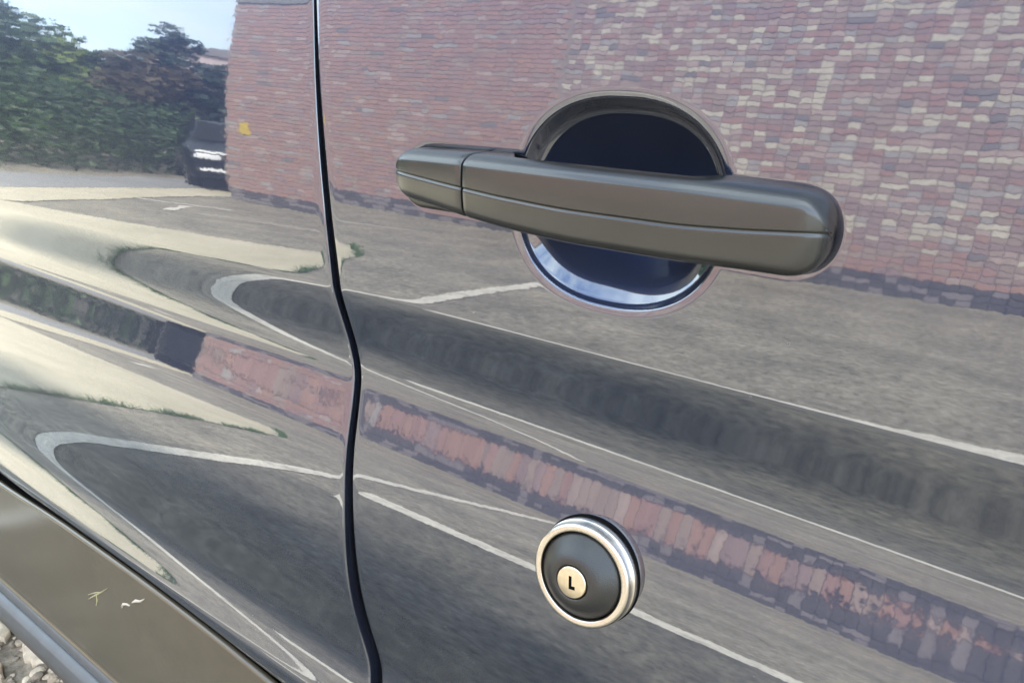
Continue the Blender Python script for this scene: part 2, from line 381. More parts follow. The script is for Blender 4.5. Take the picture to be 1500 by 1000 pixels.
# ------------------------------------------------------------------ door handle
handle = child(empty('door_handle', (-.18, 0, 1.035)))
tag(handle, 'satin grey pull handle with a black-line groove and separate end cap')
hinv = Matrix.Translation((.18, 0, -1.035))
def hsub(o): o.parent = handle; o.matrix_parent_inverse = hinv; return o
XO = [-.2915, -.287, -.278, -.263, -.235, -.20, -.16, -.12, -.09, -.072, -.0615, -.0565]
OO = [.0150, .0155, .0168, .0187, .0228, .0272, .0300, .0295, .0262, .0225, .0205, .0200]
ZT = [1.0495, 1.0498, 1.0502, 1.0508, 1.0516, 1.0520, 1.0522, 1.0520, 1.0508, 1.0498, 1.0490, 1.0486]
ZB = [1.0242, 1.0238, 1.0232, 1.0220, 1.0196, 1.0176, 1.0166, 1.0166, 1.0166, 1.0160, 1.0158, 1.0156]
ZG = [1.0385, 1.0382, 1.0376, 1.0366, 1.0352, 1.0338, 1.0330, 1.0330, 1.0338, 1.0346, 1.0352, 1.0360]
def section(o, zt, zb, yb, zg, gd=.0008, rf=.0052, rb=.002, ysurf=.001):
    """closed loop (y, z): front face outward = -o"""
    yf = ysurf - o; hgt = zt - zb
    rf = min(rf, hgt * .42); rb = min(rb, hgt * .3, max((yb - yf) * .3, .0004)); rf = min(rf, max((yb - yf) * .6, .0006))
    pts = []
    ry = min(rf * 2.1, max((yb - yf) * .8, .0008))
    for a in np.linspace(0, math.pi / 2, 11):              # top front corner: a broad shoulder sloping outward
        pts.append((yf + ry - ry * math.sin(a), zt - rf + rf * math.cos(a)))
    def crown(z): return .0016 * ((z - (zt + zb) / 2) / (hgt / 2))**2
    up = list(np.linspace(zt - rf, zg + .0016, 9))[1:]
    for z in up: pts.append((yf, z))
    g = gd
    pts += [(yf, zg + .0009), (yf + g * .8, zg + .0006), (yf + g, zg), (yf + g * .2, zg - .0006), (yf, zg - .0010)]
    dn = list(np.linspace(zg - .0018, zb + rf, 9))
    for z in dn: pts.append((yf, z))
    for a in np.linspace(0, math.pi / 2, 9)[1:]:
        pts.append((yf + rf - rf * math.cos(a), zb + rf - rf * math.sin(a)))
    for a in np.linspace(0, math.pi / 2, 5):
        pts.append((yb - rb + rb * math.sin(a), zb + rb - rb * math.cos(a)))
    for a in np.linspace(0, math.pi / 2, 5):
        pts.append((yb - rb + rb * math.cos(a), zt - rb + rb * math.sin(a)))
    out = []
    for (y, z) in pts: out.append((y + crown(z) * .8, z))
    return out
def loft(name, stations, mat):
    v, f = [], []; n = len(stations[0][1])
    for x, loop in stations:
        v += [(x, y, z) for (y, z) in loop]
    for i in range(len(stations) - 1):
        for j in range(n):
            a = i * n + j; b = i * n + (j + 1) % n; f.append((a, b, b + n, a + n))
    f.append(tuple(range(n))[::-1]); f.append(tuple((len(stations) - 1) * n + j for j in range(n)))
    o = pyd(name, v, f, mat)
    return o
def hsec(x, shrink=0.0):
    o, zt, zb, zg = (float(pchip(XO, a, np.array(x))) for a in (OO, ZT, ZB, ZG))
    # back of the bar: free-standing over the bowl, down to the door at both feet
    foot = max(0., min(1., (-.205 - x) / .016)) if x < -.16 else max(0., min(1., (x + .116) / .018))
    foot = foot * foot * (3 - 2 * foot)
    yb = .001 - o + .0135 + (o - .0135 + .003) * foot
    yb = max(yb, .001 - o + .006)
    u = max(0., (x + .0715) / .0150, (-.2765 - x) / .0150); u = min(u, .9995)
    k = (1 - u**2.5)**(1 / 2.5); zc_ = (zt + zb) / 2; hh_ = (zt - zb) / 2
    zt = zc_ + hh_ * (.10 + .90 * k); zb = zc_ - hh_ * (.10 + .90 * k); o = o * (.35 + .65 * k)
    zg = zc_ + (zg - zc_) * k; yb = max(yb, .001 - o + .004)
    return section(o - shrink, zt - shrink, zb + shrink, yb, zg)
SEAM = -.2335
capx = list(np.concatenate([[-.29149, -.2913, -.2909, -.2903, -.2894, -.2882, -.2866, -.2846, -.2820, -.279], np.linspace(-.2755, SEAM - .0016, 12)]))
stc = [(x, hsec(x)) for x in capx] + [(SEAM - .0008, hsec(SEAM, .0003)), (SEAM - .0005, hsec(SEAM, .0012)), (SEAM - .0005, hsec(SEAM, .004))]
hsub(loft('end_cap', stc, HANDLE))
gx = list(np.concatenate([np.linspace(SEAM + .0016, -.085, 60), np.linspace(-.083, -.066, 12), [-.0645, -.063, -.0615, -.0601, -.0590, -.0581, -.0574, -.0569, -.0566, -.05651]]))
stg = [(SEAM + .0004, hsec(SEAM, .004)), (SEAM + .0004, hsec(SEAM, .0012)), (SEAM + .0008, hsec(SEAM, .0003))] + [(x, hsec(x)) for x in gx]
hsub(loft('grip', stg, HANDLE))
# gaskets (feet bases) hugging the door
def foot_plate(name, xa, xb, zc, rr, y0, y1):
    pts = []
    for a in np.linspace(math.pi / 2, 3 * math.pi / 2, 20): pts.append((xa + rr * math.cos(a), zc + rr * math.sin(a)))
    for a in np.linspace(-math.pi / 2, math.pi / 2, 20): pts.append((xb + rr * math.cos(a), zc + rr * math.sin(a)))
    v, f = [], []; n = len(pts); cxm = (xa + xb) / 2
    lv = [(y0, 0), (y1 + .0026, 0), (y1 + .0018, -.0002), (y1 + .0010, -.0006), (y1 + .0004, -.0012), (y1, -.0022), (y1, -.005)]
    for (y, off) in lv:
        for (px, pz) in pts:
            dx, dz = px - min(max(px, xa), xb), pz - zc; l = math.hypot(dx, dz) or 1
            v.append((px + dx / l * off, y + float(Yside(np.array(px), np.array(pz))) * 1.0, pz + dz / l * off))
    for i in range(len(lv) - 1):
        for j in range(n): a = i * n + j; b = i * n + (j + 1) % n; f.append((a, b, b + n, a + n))
    f.append(tuple((len(lv) - 1) * n + j for j in range(n)))
    return hsub(pyd(name, v, f, HANDLE))
foot_plate('gasket', -.2745, -.2265, 1.0340, .0166, .006, -.0075)
foot_plate('gasket', -.104, -.0740, 1.0308, .0168, .006, -.0070)

# ------------------------------------------------------------------ deadlock
LX, LZ = -.1533, .8262
ly = float(Yside(np.array(LX), np.array(LZ)))
e = .012
tz_ = (float(Yside(np.array(LX), np.array(LZ + e))) - float(Yside(np.array(LX), np.array(LZ - e)))) / (2 * e)
tx_ = (float(Yside(np.array(LX + e), np.array(LZ))) - float(Yside(np.array(LX - e), np.array(LZ)))) / (2 * e)
nrm = Vector((tx_, -1, tz_)).normalized()
zax = nrm; xax = Vector((1, tx_, 0)).normalized(); yax = zax.cross(xax).normalized(); xax = yax.cross(zax)
LM = Matrix(((xax.x, yax.x, zax.x, LX), (xax.y, yax.y, zax.y, ly), (xax.z, yax.z, zax.z, LZ), (0, 0, 0, 1)))
lock = child(empty('deadlock', (LX, ly, LZ)))
tag(lock, 'round steel-ringed deadlock with black domed face and brass-toned key cylinder')
linv = Matrix.Translation((-LX, -ly, -LZ))
def lsub(o): o.parent = lock; o.matrix_parent_inverse = linv; return o
RO = .0308
lsub(lathe('mounting_gasket', [(RO + .0008, -.008), (RO + .0008, .0000), (RO + .0003, .0006), (RO - .004, .0006)], LM, BLACK))
ring_prof = [(RO - .001, .0000), (RO, .0008), (RO, .0052), (RO - .0003, .0056), (RO - .0007, .0058), (RO - .0009, .0102), (RO - .0013, .0112), (RO - .0019, .0118), (RO - .0028, .0120), (RO - .0047, .0119), (RO - .0053, .0116), (RO - .0055, .0110), (RO - .0056, .005)]
lsub(lathe('steel_ring', ring_prof, LM, STEEL))
RD = RO - .0064
dome = [(RD, .004), (RD, .0098), (RD - .0003, .0107), (RD - .0010, .0115)]
for t in np.linspace(.06, 1, 16): dome.append((RD - .0010 - t * (RD - .0010 - .0105), .0115 + .0090 * math.sin(t * math.pi / 2)))
dome += [(.0098, .0203), (.0096, .0194), (.0096, .013)]
lsub(lathe('domed_face', dome, LM, DOME))
cyl = lsub(lathe('key_cylinder', [(.0090, .012), (.0090, .0206), (.0088, .0210), (.0083, .0212)], LM, NICKEL))
def lp(x, y, z): return LM @ Vector((x, y, z))
kh = [(-.0014, .0037), (.0004, .0037), (.0004, -.0018), (.0024, -.0018), (.0024, -.0038), (-.0014, -.0038)]
ta = rad(9); kh = [(x * math.cos(ta) - y * math.sin(ta), x * math.sin(ta) + y * math.cos(ta)) for x, y in kh]
kv = [lp(x, y, .02128) for x, y in kh] + [lp(x, y, .0206) for x, y in kh]
kf = [(0, 1, 2, 3, 4, 5)] + [(i, (i + 1) % 6, (i + 1) % 6 + 6, i + 6) for i in range(6)]
lsub(pyd('keyhole_shade', kv, kf, BLACK, None, False))  # solid black prism paints in the shade inside the key slot

# ------------------------------------------------------------------ ground and markings
def sheet(name, pts, z, mat, **kw):
    o = pyd(name, [(x, y, z) for x, y in pts], [tuple(range(len(pts)))], mat, None, False); tag(o, kind='structure', **kw); return o
sheet('ground', [(-400, -400), (400, -400), (400, 400), (-400, 400)], 0, ASPH)
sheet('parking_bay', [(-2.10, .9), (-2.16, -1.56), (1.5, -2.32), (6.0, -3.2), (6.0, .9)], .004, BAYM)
def pline(a, b, w, name='painted_line'):
    a = Vector(a); b = Vector(b); d = (b - a).normalized(); n = Vector((-d.y, d.x)) * w / 2
    m = 60; v, f = [], []
    for i in range(m + 1):
        p = a.lerp(b, i / m); j1, j2 = random.uniform(-.006, .006), random.uniform(-.006, .006)
        v += [(p.x + n.x * (1 + j1 * 12), p.y + n.y * (1 + j1 * 12), .008), (p.x - n.x * (1 + j2 * 12), p.y - n.y * (1 + j2 * 12), .008)]
    for i in range(m): f.append((2*i, 2*i+1, 2*i+3, 2*i+2))
    return tag(pyd(name, v, f, LINE, None, False), kind='structure')
pline((-2.00, .3), (-2.36, -3.4), .105)
pline((-2.36, -3.4), (-2.62, -5.2), .105)
pline((-1.83, -1.645), (5.5, -3.10), .155)
pline((-7.35, -4.05), (-6.75, -4.80), .09)
pline((-6.3, -3.75), (-6.85, -4.35), .09)
sheet('concrete_apron', [(-2.56, .9), (-2.66, -.5), (-2.86, -1.4), (-3.06, -2.1), (-3.45, -2.95), (-3.85, -3.30), (-4.4, -2.98), (-4.95, -2.72), (-5.45, -2.50), (-6.0, -2.25), (-6.0, .9)], .007, CONC)
sheet('footpath', [(-6.0, .9), (-6.0, -2.4), (-6.7, -3.35), (-7.7, -4.65), (-8.3, -5.6), (-9.5, -8.2), (-10.9, -8.4), (-9.55, -6.4), (-8.7, -5.0), (-7.75, -3.7), (-6.95, -2.7), (-6.0, -1.4), (-5.0, .9)], .011, CONC)
sheet('road', [(-6.2, 1.5), (-6.95, -2.7), (-7.75, -3.7), (-8.7, -5.0), (-9.55, -6.4), (-10.9, -8.4), (-13.5, -12), (-15, -11), (-11.5, -7.6), (-10.9, -6.5), (-9.75, -4.9), (-8.8, -3.6), (-7.5, 1.5)], .015, ROADM)
sheet('pale_strip', [(-6.2, -3.92), (-5.3, -4.45), (-4.6, -4.75), (-4.6, -4.9), (-5.3, -4.62), (-6.25, -4.10)], .005, noisy_ground('dusty_asphalt', (.22, .20, .165), (.27, .245, .20), (.32, .29, .24)))

# joint grass along the concrete edge
GRASS = simple('joint_grass', (.055, .105, .025), .7, var=.5, scale=9)
gv, gf = [], []
jpts = [(-2.60, -.1), (-2.66, -.5), (-2.86, -1.4), (-3.06, -2.1), (-3.45, -2.95), (-3.85, -3.30)]
def along(pts, t):
    seg = [math.dist(pts[i], pts[i+1]) for i in range(len(pts)-1)]; T = t * sum(seg)
    for i, s in enumerate(seg):
        if T <= s: k = T / s; return pts[i][0] + (pts[i+1][0]-pts[i][0])*k, pts[i][1] + (pts[i+1][1]-pts[i][1])*k
        T -= s
    return pts[-1]
tufts = [.05, .16, .22, .3, .34, .45, .47, .5, .62, .7, .72, .86, .93, .95, .97, .985]
for i in range(1500):
    t = random.choice(tufts) + random.gauss(0, .022) if i < 1150 else random.random()
    x, y = along(jpts, min(max(t, 0), 1)); x += random.gauss(0, .012); y += random.gauss(0, .012)
    hgt = random.uniform(.02, .07) if i < 1150 else random.uniform(.008, .02); a = random.uniform(0, 6.28); w = .004
    tipx, tipy = x + random.gauss(0, .025), y + random.gauss(0, .025)
    k = len(gv); gv += [(x - w*math.cos(a), y - w*math.sin(a), .005), (x + w*math.cos(a), y + w*math.sin(a), .005), (tipx, tipy, hgt)]; gf.append((k, k+1, k+2))
tag(pyd('grass', gv, gf, GRASS, None, False), 'green tufts growing in the concrete joint', 'grass', kind='stuff')

# gravel and broken edge under the sill (seen directly, bottom left)
sheet('gravel_bed', [(-2.6, -.16), (-.45, -.10), (-.45, .5), (-2.6, .5)], .009, GRAVM)
STONE = [simple('pale_stone', (.60, .49, .36), .9, var=.3, scale=60, bump=1.0, bscale=200), simple('tan_stone', (.46, .36, .26), .9, var=.35, scale=60, bump=1.0, bscale=200), simple('dark_stone', (.24, .19, .14), .9, var=.35, scale=60, bump=1.0, bscale=200)]
def stone_mesh(seed):
    rr = random.Random(seed); bm = bmesh.new(); bmesh.ops.create_icosphere(bm, subdivisions=2, radius=1)
    ax = [Vector((rr.gauss(0, 1), rr.gauss(0, 1), rr.gauss(0, 1))).normalized() for _ in range(9)]; cut = [rr.uniform(.55, .95) for _ in ax]
    for v in bm.verts:
        for a, c in zip(ax, cut):
            d = v.co.dot(a)
            if d > c: v.co -= a * (d - c)
        v.co *= rr.uniform(.96, 1.04)
    me = bpy.data.meshes.new('stone'); bm.to_mesh(me); bm.free(); return me
protos = [stone_mesh(s) for s in range(6)]
pv = []
for me in protos: pv.append((np.array([v.co[:] for v in me.vertices]), [tuple(p.vertices) for p in me.polygons]))
V_, F_l, MI = [], [], []; k0 = 0
for i in range(2600):
    x = random.uniform(-2.2, -.6); y = random.uniform(-.15, .32); s = random.choice((.004, .006, .009, .012))
    vv, ff = pv[i % 6]; a = random.uniform(0, 6.28); c_, s_ = math.cos(a), math.sin(a)
    sc_ = np.array([s * random.uniform(.8, 1.3), s * random.uniform(.8, 1.3), s * random.uniform(.5, .8)])
    w = vv * sc_; w = np.stack([w[:, 0]*c_ - w[:, 1]*s_ + x, w[:, 0]*s_ + w[:, 1]*c_ + y, w[:, 2] + .009 + s * .25], 1)
    V_.append(w); F_l += [tuple(q + k0 for q in p) for p in ff]; mi = random.choice((0, 1, 1, 2, 2)); MI += [mi] * len(ff); k0 += len(vv)
me = bpy.data.meshes.new('gravel'); me.from_pydata(np.concatenate(V_).tolist(), [], F_l); me.update()
go = link('gravel', me, STONE, None, False); me.polygons.foreach_set('material_index', MI)
tag(go, 'loose brown gravel along the foot of the van', 'gravel', kind='stuff')
def fragment(pts, z0, z1, seed):
    rr = random.Random(seed); n = len(pts); cx_ = sum(p[0] for p in pts) / n; cy_ = sum(p[1] for p in pts) / n
    bm = bmesh.new(); rings = []
    ring2 = []
    for i in range(n):
        a, b = pts[i], pts[(i + 1) % n]
        for k in range(5):
            t = k / 5; j = rr.gauss(0, .0022); ring2.append((a[0] + (b[0]-a[0])*t + j, a[1] + (b[1]-a[1])*t + rr.gauss(0, .0022)))
    for (f_, z) in ((1.0, z0), (1.0, z1 - .007), (.96, z1 - .003), (.88, z1), (.6, z1 + .001), (.3, z1 + .0015)):
        rings.append([bm.verts.new((cx_ + (x - cx_) * f_, cy_ + (y - cy_) * f_, z + (rr.gauss(0, .0013) if f_ < 1 else 0))) for x, y in ring2])
    c = bm.verts.new((cx_, cy_, z1 + .002)); m = len(ring2)
    for a, b in zip(rings[:-1], rings[1:]):
        for i in range(m): bm.faces.new((a[i], a[(i+1) % m], b[(i+1) % m], b[i]))
    for i in range(m): bm.faces.new((rings[-1][i], rings[-1][(i+1) % m], c))
    me = bpy.data.meshes.new('concrete_fragment'); bm.to_mesh(me); bm.free(); return me
FR = [([(-1.60, -.09), (-1.475, -.085), (-1.43, -.03), (-1.455, .03), (-1.56, .035), (-1.62, -.02)], .030, 0, 'largest pale broken concrete fragment under the sill'),
      ([(-1.41, -.10), (-1.33, -.085), (-1.325, -.035), (-1.385, -.015), (-1.42, -.045)], .024, 1, 'tan concrete fragment right of the largest one'),
      ([(-1.44, .045), (-1.36, .015), (-1.30, .04), (-1.33, .10), (-1.42, .10)], .022, 0, 'pale fragment lying behind the tan one'),
      ([(-1.74, -.08), (-1.65, -.09), (-1.635, -.01), (-1.70, .03), (-1.76, -.02)], .026, 0, 'pale fragment left of the largest one'),
      ([(-1.27, -.09), (-1.19, -.08), (-1.20, -.02), (-1.26, -.01)], .020, 1, 'small tan fragment nearest the step strip'),
      ([(-1.60, .06), (-1.50, .05), (-1.47, .11), (-1.55, .15), (-1.62, .12)], .020, 1, 'tan fragment behind the largest one')]
for i, (pts_, z1, mi, lab) in enumerate(FR):
    o = link('concrete_fragment', fragment(pts_, .004, z1, i), STONE[mi], None, False); tag(o, lab, 'rubble', 'broken concrete fragments in the gravel')

# scraps of dried grass stuck on the cladding
def clad_pt(u, v):
    """point of the cladding face along a sight line, by bisection on the real surface"""
    d = (u - 750) / 1051.6 * R2 - (v - 500) / 1051.6 * U2 + F_
    lo, hi = .6, 1.4
    for _ in range(40):
        t = (lo + hi) / 2; p = Vector((0, -DC, HC)) + d * t
        tt = min(max((.5735 - p.z) / .1855, 0), 1); k = max(0, min(1, (p.z - .40) / .18))
        ys_ = -.0365 - .0108 * math.sin(tt * math.pi * .62) + (float(Yside(np.array(p.x), np.array(.60), True)) + .0375) * k * .9
        if p.y < ys_: lo = t
        else: hi = t
    return Vector((p.x, ys_ - .0004, p.z))
def scrap(name, label, strokes, mat):
    v, f = [], []
    for px, w in strokes:
        pts = [clad_pt(*q) for q in px]; n = len(pts)
        for i, p in enumerate(pts):
            ww = w * (1.05 - .9 * abs(2 * i / (n - 1) - .8) ** 1.5) ; ww = max(ww, w * .15); k = len(v)
            tdir = (pts[min(i + 1, n - 1)] - pts[max(i - 1, 0)]).normalized(); sdir = tdir.cross(Vector((0, -1, 0))).normalized()
            v += [p - sdir * ww, p + Vector((0, -w * .8 - .0003, 0)), p + sdir * ww]
            if i: f += [(k - 3, k - 2, k + 1, k), (k - 2, k - 1, k + 2, k + 1)]
    return tag(pyd(name, v, f, mat, None, True), label, 'debris')
STRAW = simple('dry_straw', (.33, .30, .17), .8); PALE = simple('pale_husk', (.46, .40, .33), .8)
scrap('grass_clipping', 'thin forked grass clipping stuck on the sill cladding', [([(131, 876), (140, 871), (150, 866), (159, 860)], .0010), ([(142, 870), (143, 878), (142, 886)], .0009), ([(130, 870), (141, 867), (149, 866)], .0007)], STRAW)
scrap('seed_husk', 'pale torn seed husk stuck beside the grass clipping', [([(195, 881), (200, 879), (206, 880), (213, 876)], .0019), ([(179, 886), (181, 884), (187, 884), (191, 886)], .0016), ([(181, 884), (180, 889)], .0012)], PALE)

# ------------------------------------------------------------------ brick building
WY, WX0, WX1, WH = -6.10, -8.45, 5.5, 3.52
cols = {'red': (.325, .205, .180), 'rust': (.345, .215, .175), 'plum': (.290, .208, .195), 'brown': (.315, .240, .205), 'pink': (.385, .295, .258), 'cream': (.495, .445, .360), 'buff': (.44, .385, .315), 'grey': (.325, .29, .27), 'dark': (.205, .18, .178), 'blue': (.098, .090, .094)}
names = list(cols)
BM = [simple('brick_' + n, c, .88, var=.18, scale=14, bump=.5, bscale=120) for n, c in cols.items()]
MORT = simple('mortar', (.27, .215, .19), .95, var=.2, scale=12)
bld = empty('brick_building', (-1.5, -9, 0)); tag(bld, 'long red and cream brick building facing the van across the car park', 'building')
binv = Matrix.Translation((1.5, 9, 0))
def bsub(o, par=None):
    o.parent = par or bld; o.matrix_parent_inverse = binv if par is None else Matrix.Identity(4); return o
wall = bsub(box('wall', (WX0 + .004, WY - .25, 0), (WX1, WY - .006, WH - .004), MORT))
bsub(box('side_wall', (WX0 + .004, WY - 9, 0), (WX0 + .25, WY - .26, WH - .004), BM[0]))
bsub(box('roof', (WX0 - .02, WY - 9.1, WH), (WX1 + .02, WY + .012, WH + .10), simple('roof_coping', (.20, .19, .18), .8, var=.2)))
bsub(box('plinth_mortar', (WX0 + .002, WY - .02, 0), (WX1, WY - .004, .222), simple('dark_mortar', (.085, .078, .085), .9, var=.2)))
def brick_mesh(w, hgt, d, seed):
    rr = random.Random(seed); b = .0035; v = []
    j = lambda: rr.uniform(-.0015, .0015)
    for (y, e) in ((-d, 0), (-.003, 0), (0, b)):
        v += [(e + j(), y, e + j()), (w - e + j(), y, e + j()), (w - e + j(), y, hgt - e + j()), (e + j(), y, hgt - e + j())]
    f = []
    for k in (0, 4):
        for i in range(4): f.append((k + i, k + (i+1) % 4, k + 4 + (i+1) % 4, k + 4 + i))
    f.append((8, 9, 10, 11))
    return v, f
COURSE, MJ = .067, .009
kinds = {'S': .192, 'H': .0915}
geo_b = {k: brick_mesh(w, COURSE - MJ, .05, i) for i, (k, w) in enumerate(kinds.items())}
bricks = []
for c in range(int(WH / COURSE)):
    x = WX0 + (0 if c % 2 == 0 else .056); i = 0
    while x < WX1 - .2:
        k = 'H' if (i % 3 == 1 or (x > -4.05 and random.random() < .86)) else 'S'; w = kinds[k]
        if x < -4.05 < x + w + MJ: x = -4.035; i += 1; continue
        z = c * COURSE + .004; u = random.random()
        if z < .17: m = 'blue' if u < .6 else 'dark'
        elif x < -4.05:
            m = 'red' if u < .42 else 'rust' if u < .60 else 'brown' if u < .76 else 'plum' if u < .88 else 'pink' if u < .955 else 'grey' if u < .985 else 'dark'
        elif z < .42: m = 'red' if u < .25 else 'rust' if u < .40 else 'brown' if u < .70 else 'plum' if u < .85 else 'pink'
        else:
            m = 'red' if u < .13 else 'plum' if u < .34 else 'brown' if u < .50 else 'pink' if u < .64 else 'cream' if u < .76 else 'buff' if u < .86 else 'grey' if u < .96 else 'dark'
        bricks.append((x, z, k, names.index(m))); x += w + MJ; i += 1
order = sorted(range(len(bricks)), key=lambda q: math.hypot((bricks[q][0] + .6) * .8, bricks[q][1] - 1.5))
near = set(order[:300])
cache = {}
V_, F_l, MI = [], [], []; k0 = 0
for q, (x, z, k, mi) in enumerate(bricks):
    y = WY + random.uniform(-.0015, .0025)
    vv, ff = geo_b[k]
    if q in near:
        if (k, mi) not in cache:
            me = bpy.data.meshes.new('brick'); me.from_pydata(vv, [], ff); me.materials.append(BM[mi]); me.update(); cache[(k, mi)] = me
        o = bpy.data.objects.new('brick', cache[(k, mi)]); COL.objects.link(o); o.location = (x, y, z); o.parent = wall; o.matrix_parent_inverse = Matrix.Identity(4)
    else:
        V_ += [(a + x, b_ + y, c_ + z) for a, b_, c_ in vv]; F_l += [tuple(t + k0 for t in p) for p in ff]; MI += [mi] * len(ff); k0 += len(vv)
me = bpy.data.meshes.new('brickwork'); me.from_pydata(V_, [], F_l); me.update()
bo = link('brickwork', me, BM, None, False); me.polygons.foreach_set('material_index', MI); bo.parent = wall; bo.matrix_parent_inverse = Matrix.Identity(4); bo['kind'] = 'stuff'
# small yellow plate on the wall
yp = empty('yellow_plate', (-8.08, WY, 1.2))
tag(yp, 'small yellow marker plate fixed to the brick wall near its corner', 'sign')
o = box('plate', (-.08, 0.004, 0), (.08, .012, .20), simple('yellow_enamel', (.55, .40, .06), .5, var=.25, scale=25), None, .002); o.parent = yp
o = box('bolt', (-.008, .012, .09), (.008, .017, .11), simple('dark_bolt', (.08, .07, .05), .5), None, .002); o.parent = yp

# ------------------------------------------------------------------ parked car (only its nose shows past the building corner)
car = empty('parked_car', (-9.05, -7.05, 0), math.atan2(.53, .85)); tag(car, 'dark parked car with its nose showing past the brick corner', 'car')
CP = simple('black_car_paint', (.008, .010, .013), .35, spec=.2); CH = simple('bright_grille_and_highlight', (.80, .81, .82), .45); LAMP = simple('headlamp_glass', (.75, .77, .8), .12, coat=1.0)  # CH also colours the bars that stand for highlights on the nose
TYRE = simple('tyre', (.015, .015, .015), .8); RIM = simple('alloy', (.5, .5, .5), .3, metal=1.0)
# local +x is forward, nose at x=0
stn = [(0.0, .30, .62, .70), (-.06, .26, .72, .80), (-.25, .24, .80, .85), (-.7, .24, .88, .87), (-1.15, .24, .95, .87), (-1.75, .24, 1.38, .74), (-2.3, .24, 1.46, .70), (-3.2, .24, 1.44, .70), (-3.9, .24, 1.05, .80), (-4.15, .3, .9, .78)]
v, f = [], []
for (x, zl, zh, hw) in stn:
    zm = min(zh, .86)
    ring = [(-hw, zl), (-hw * 1.02, (zl + zm) / 2), (-hw, zm - .04), (-hw * .86, zh - .03), (-hw * .5, zh), (hw * .5, zh), (hw * .86, zh - .03), (hw, zm - .04), (hw * 1.02, (zl + zm) / 2), (hw, zl)]
    v += [(x, a, b) for a, b in ring]
n = 10
for i in range(len(stn) - 1):
    for j in range(n): a = i * n + j; b = i * n + (j + 1) % n; f.append((a, b, b + n, a + n))
f += [tuple(range(n)), tuple((len(stn) - 1) * n + j for j in range(n))[::-1]]
o = pyd('body', v, f, CP); o.parent = car; body = o
sbs = o.modifiers.new('s', 'BEVEL'); sbs.width = .03; sbs.segments = 2
for s in (-1, 1):
    o = box('headlight', (-.10, s * .62 - .16, .60), (.02, s * .62 + .16, .70), LAMP, None, .02); o.parent = car
    for xw in (-.85, -3.35):
        w = lathe('wheel', [(.20, -.10), (.30, -.105), (.32, -.07), (.32, .07), (.30, .105), (.20, .10)], Matrix.Translation((xw, s * .78, .32)) @ Matrix.Rotation(math.pi / 2, 4, 'X'), TYRE, None, 28); w.parent = car
        rm = lathe('rim', [(.20, -.09), (.19, .09), (.05, .10)], Matrix.Translation((xw, s * .79, .32)) @ Matrix.Rotation(math.pi / 2 * -s, 4, 'X'), RIM, None, 24); rm.parent = w
o = box('bonnet_highlight', (-.10, -.78, .725), (-.02, .78, .765), CH, None, .006); o.parent = car  # pale bar added as the painted highlight of the bonnet edge
o = box('grille', (-.02, -.40, .50), (.02, .40, .56), CH, None, .006); o.parent = car
o = box('bumper_highlight', (-.03, -.74, .385), (.04, .74, .430), CH, None, .006); o.parent = car  # pale bar added for the highlight along the bumper
o = box('number_plate', (.0, -.26, .44), (.03, .26, .50), simple('white_plate', (.7, .7, .7), .4), None, .004); o.parent = car
o = pyd('windscreen', [(-1.17, -.72, .98), (-1.17, .72, .98), (-1.72, .60, 1.375), (-1.72, -.60, 1.375)], [(0, 1, 2, 3)], simple('car_screen', (.012, .014, .015), .5, spec=.15), None, False); o.location = (.01, 0, .012); o.parent = car

# ------------------------------------------------------------------ trees and hedge
BARK = simple('bark', (.07, .055, .04), .9, var=.4, scale=9)
def leafmat(name, c):
    m, nt, b = newmat(name); l = nt.links.new
    b.inputs['Roughness'].default_value = .55; b.inputs['Specular IOR Level'].default_value = .3
    t = N(nt, 'ShaderNodeTexCoord'); n = N(nt, 'ShaderNodeTexNoise', Scale=.9, Detail=4.0); l(t.outputs['Object'], n.inputs['Vector'])
    r = N(nt, 'ShaderNodeValToRGB'); e = r.color_ramp.elements; e[0].position = .32; e[1].position = .72
    e[0].color = (c[0] * .55, c[1] * .6, c[2] * .6, 1); e[1].color = (c[0] * 1.7, c[1] * 1.5, c[2] * 1.2, 1); l(n.outputs[0], r.inputs[0]); l(r.outputs[0], b.inputs['Base Color'])
    return m
def leaves(name, blobs, n, size, mat, parent):
    V, F = [], []
    tot = sum(b[3] * b[4] * b[5] for b in blobs)
    for (bx, by, bz, rx, ry, rz_) in blobs:
        m = int(n * rx * ry * rz_ / tot)
        d = rng.normal(size=(m, 3)); d /= np.linalg.norm(d, axis=1)[:, None]
        rr = rng.uniform(.45, 1.08, m)**.6
        c = d * rr[:, None] * [rx, ry, rz_] + [bx, by, bz]
        a = rng.normal(size=(m, 3)); a /= np.linalg.norm(a, axis=1)[:, None]
        b = np.cross(a, d + rng.normal(size=(m, 3)) * .6); b /= np.maximum(np.linalg.norm(b, axis=1)[:, None], 1e-6)
        s = rng.uniform(.6, 1.3, m)[:, None] * size
        V.append(np.stack([c - a * s, c - b * s * .55, c + a * s, c + b * s * .55], 1).reshape(-1, 3))
    V = np.concatenate(V); Q = np.arange(len(V)).reshape(-1, 4)
    return mesh_quads(name, V, Q, None, mat, parent)
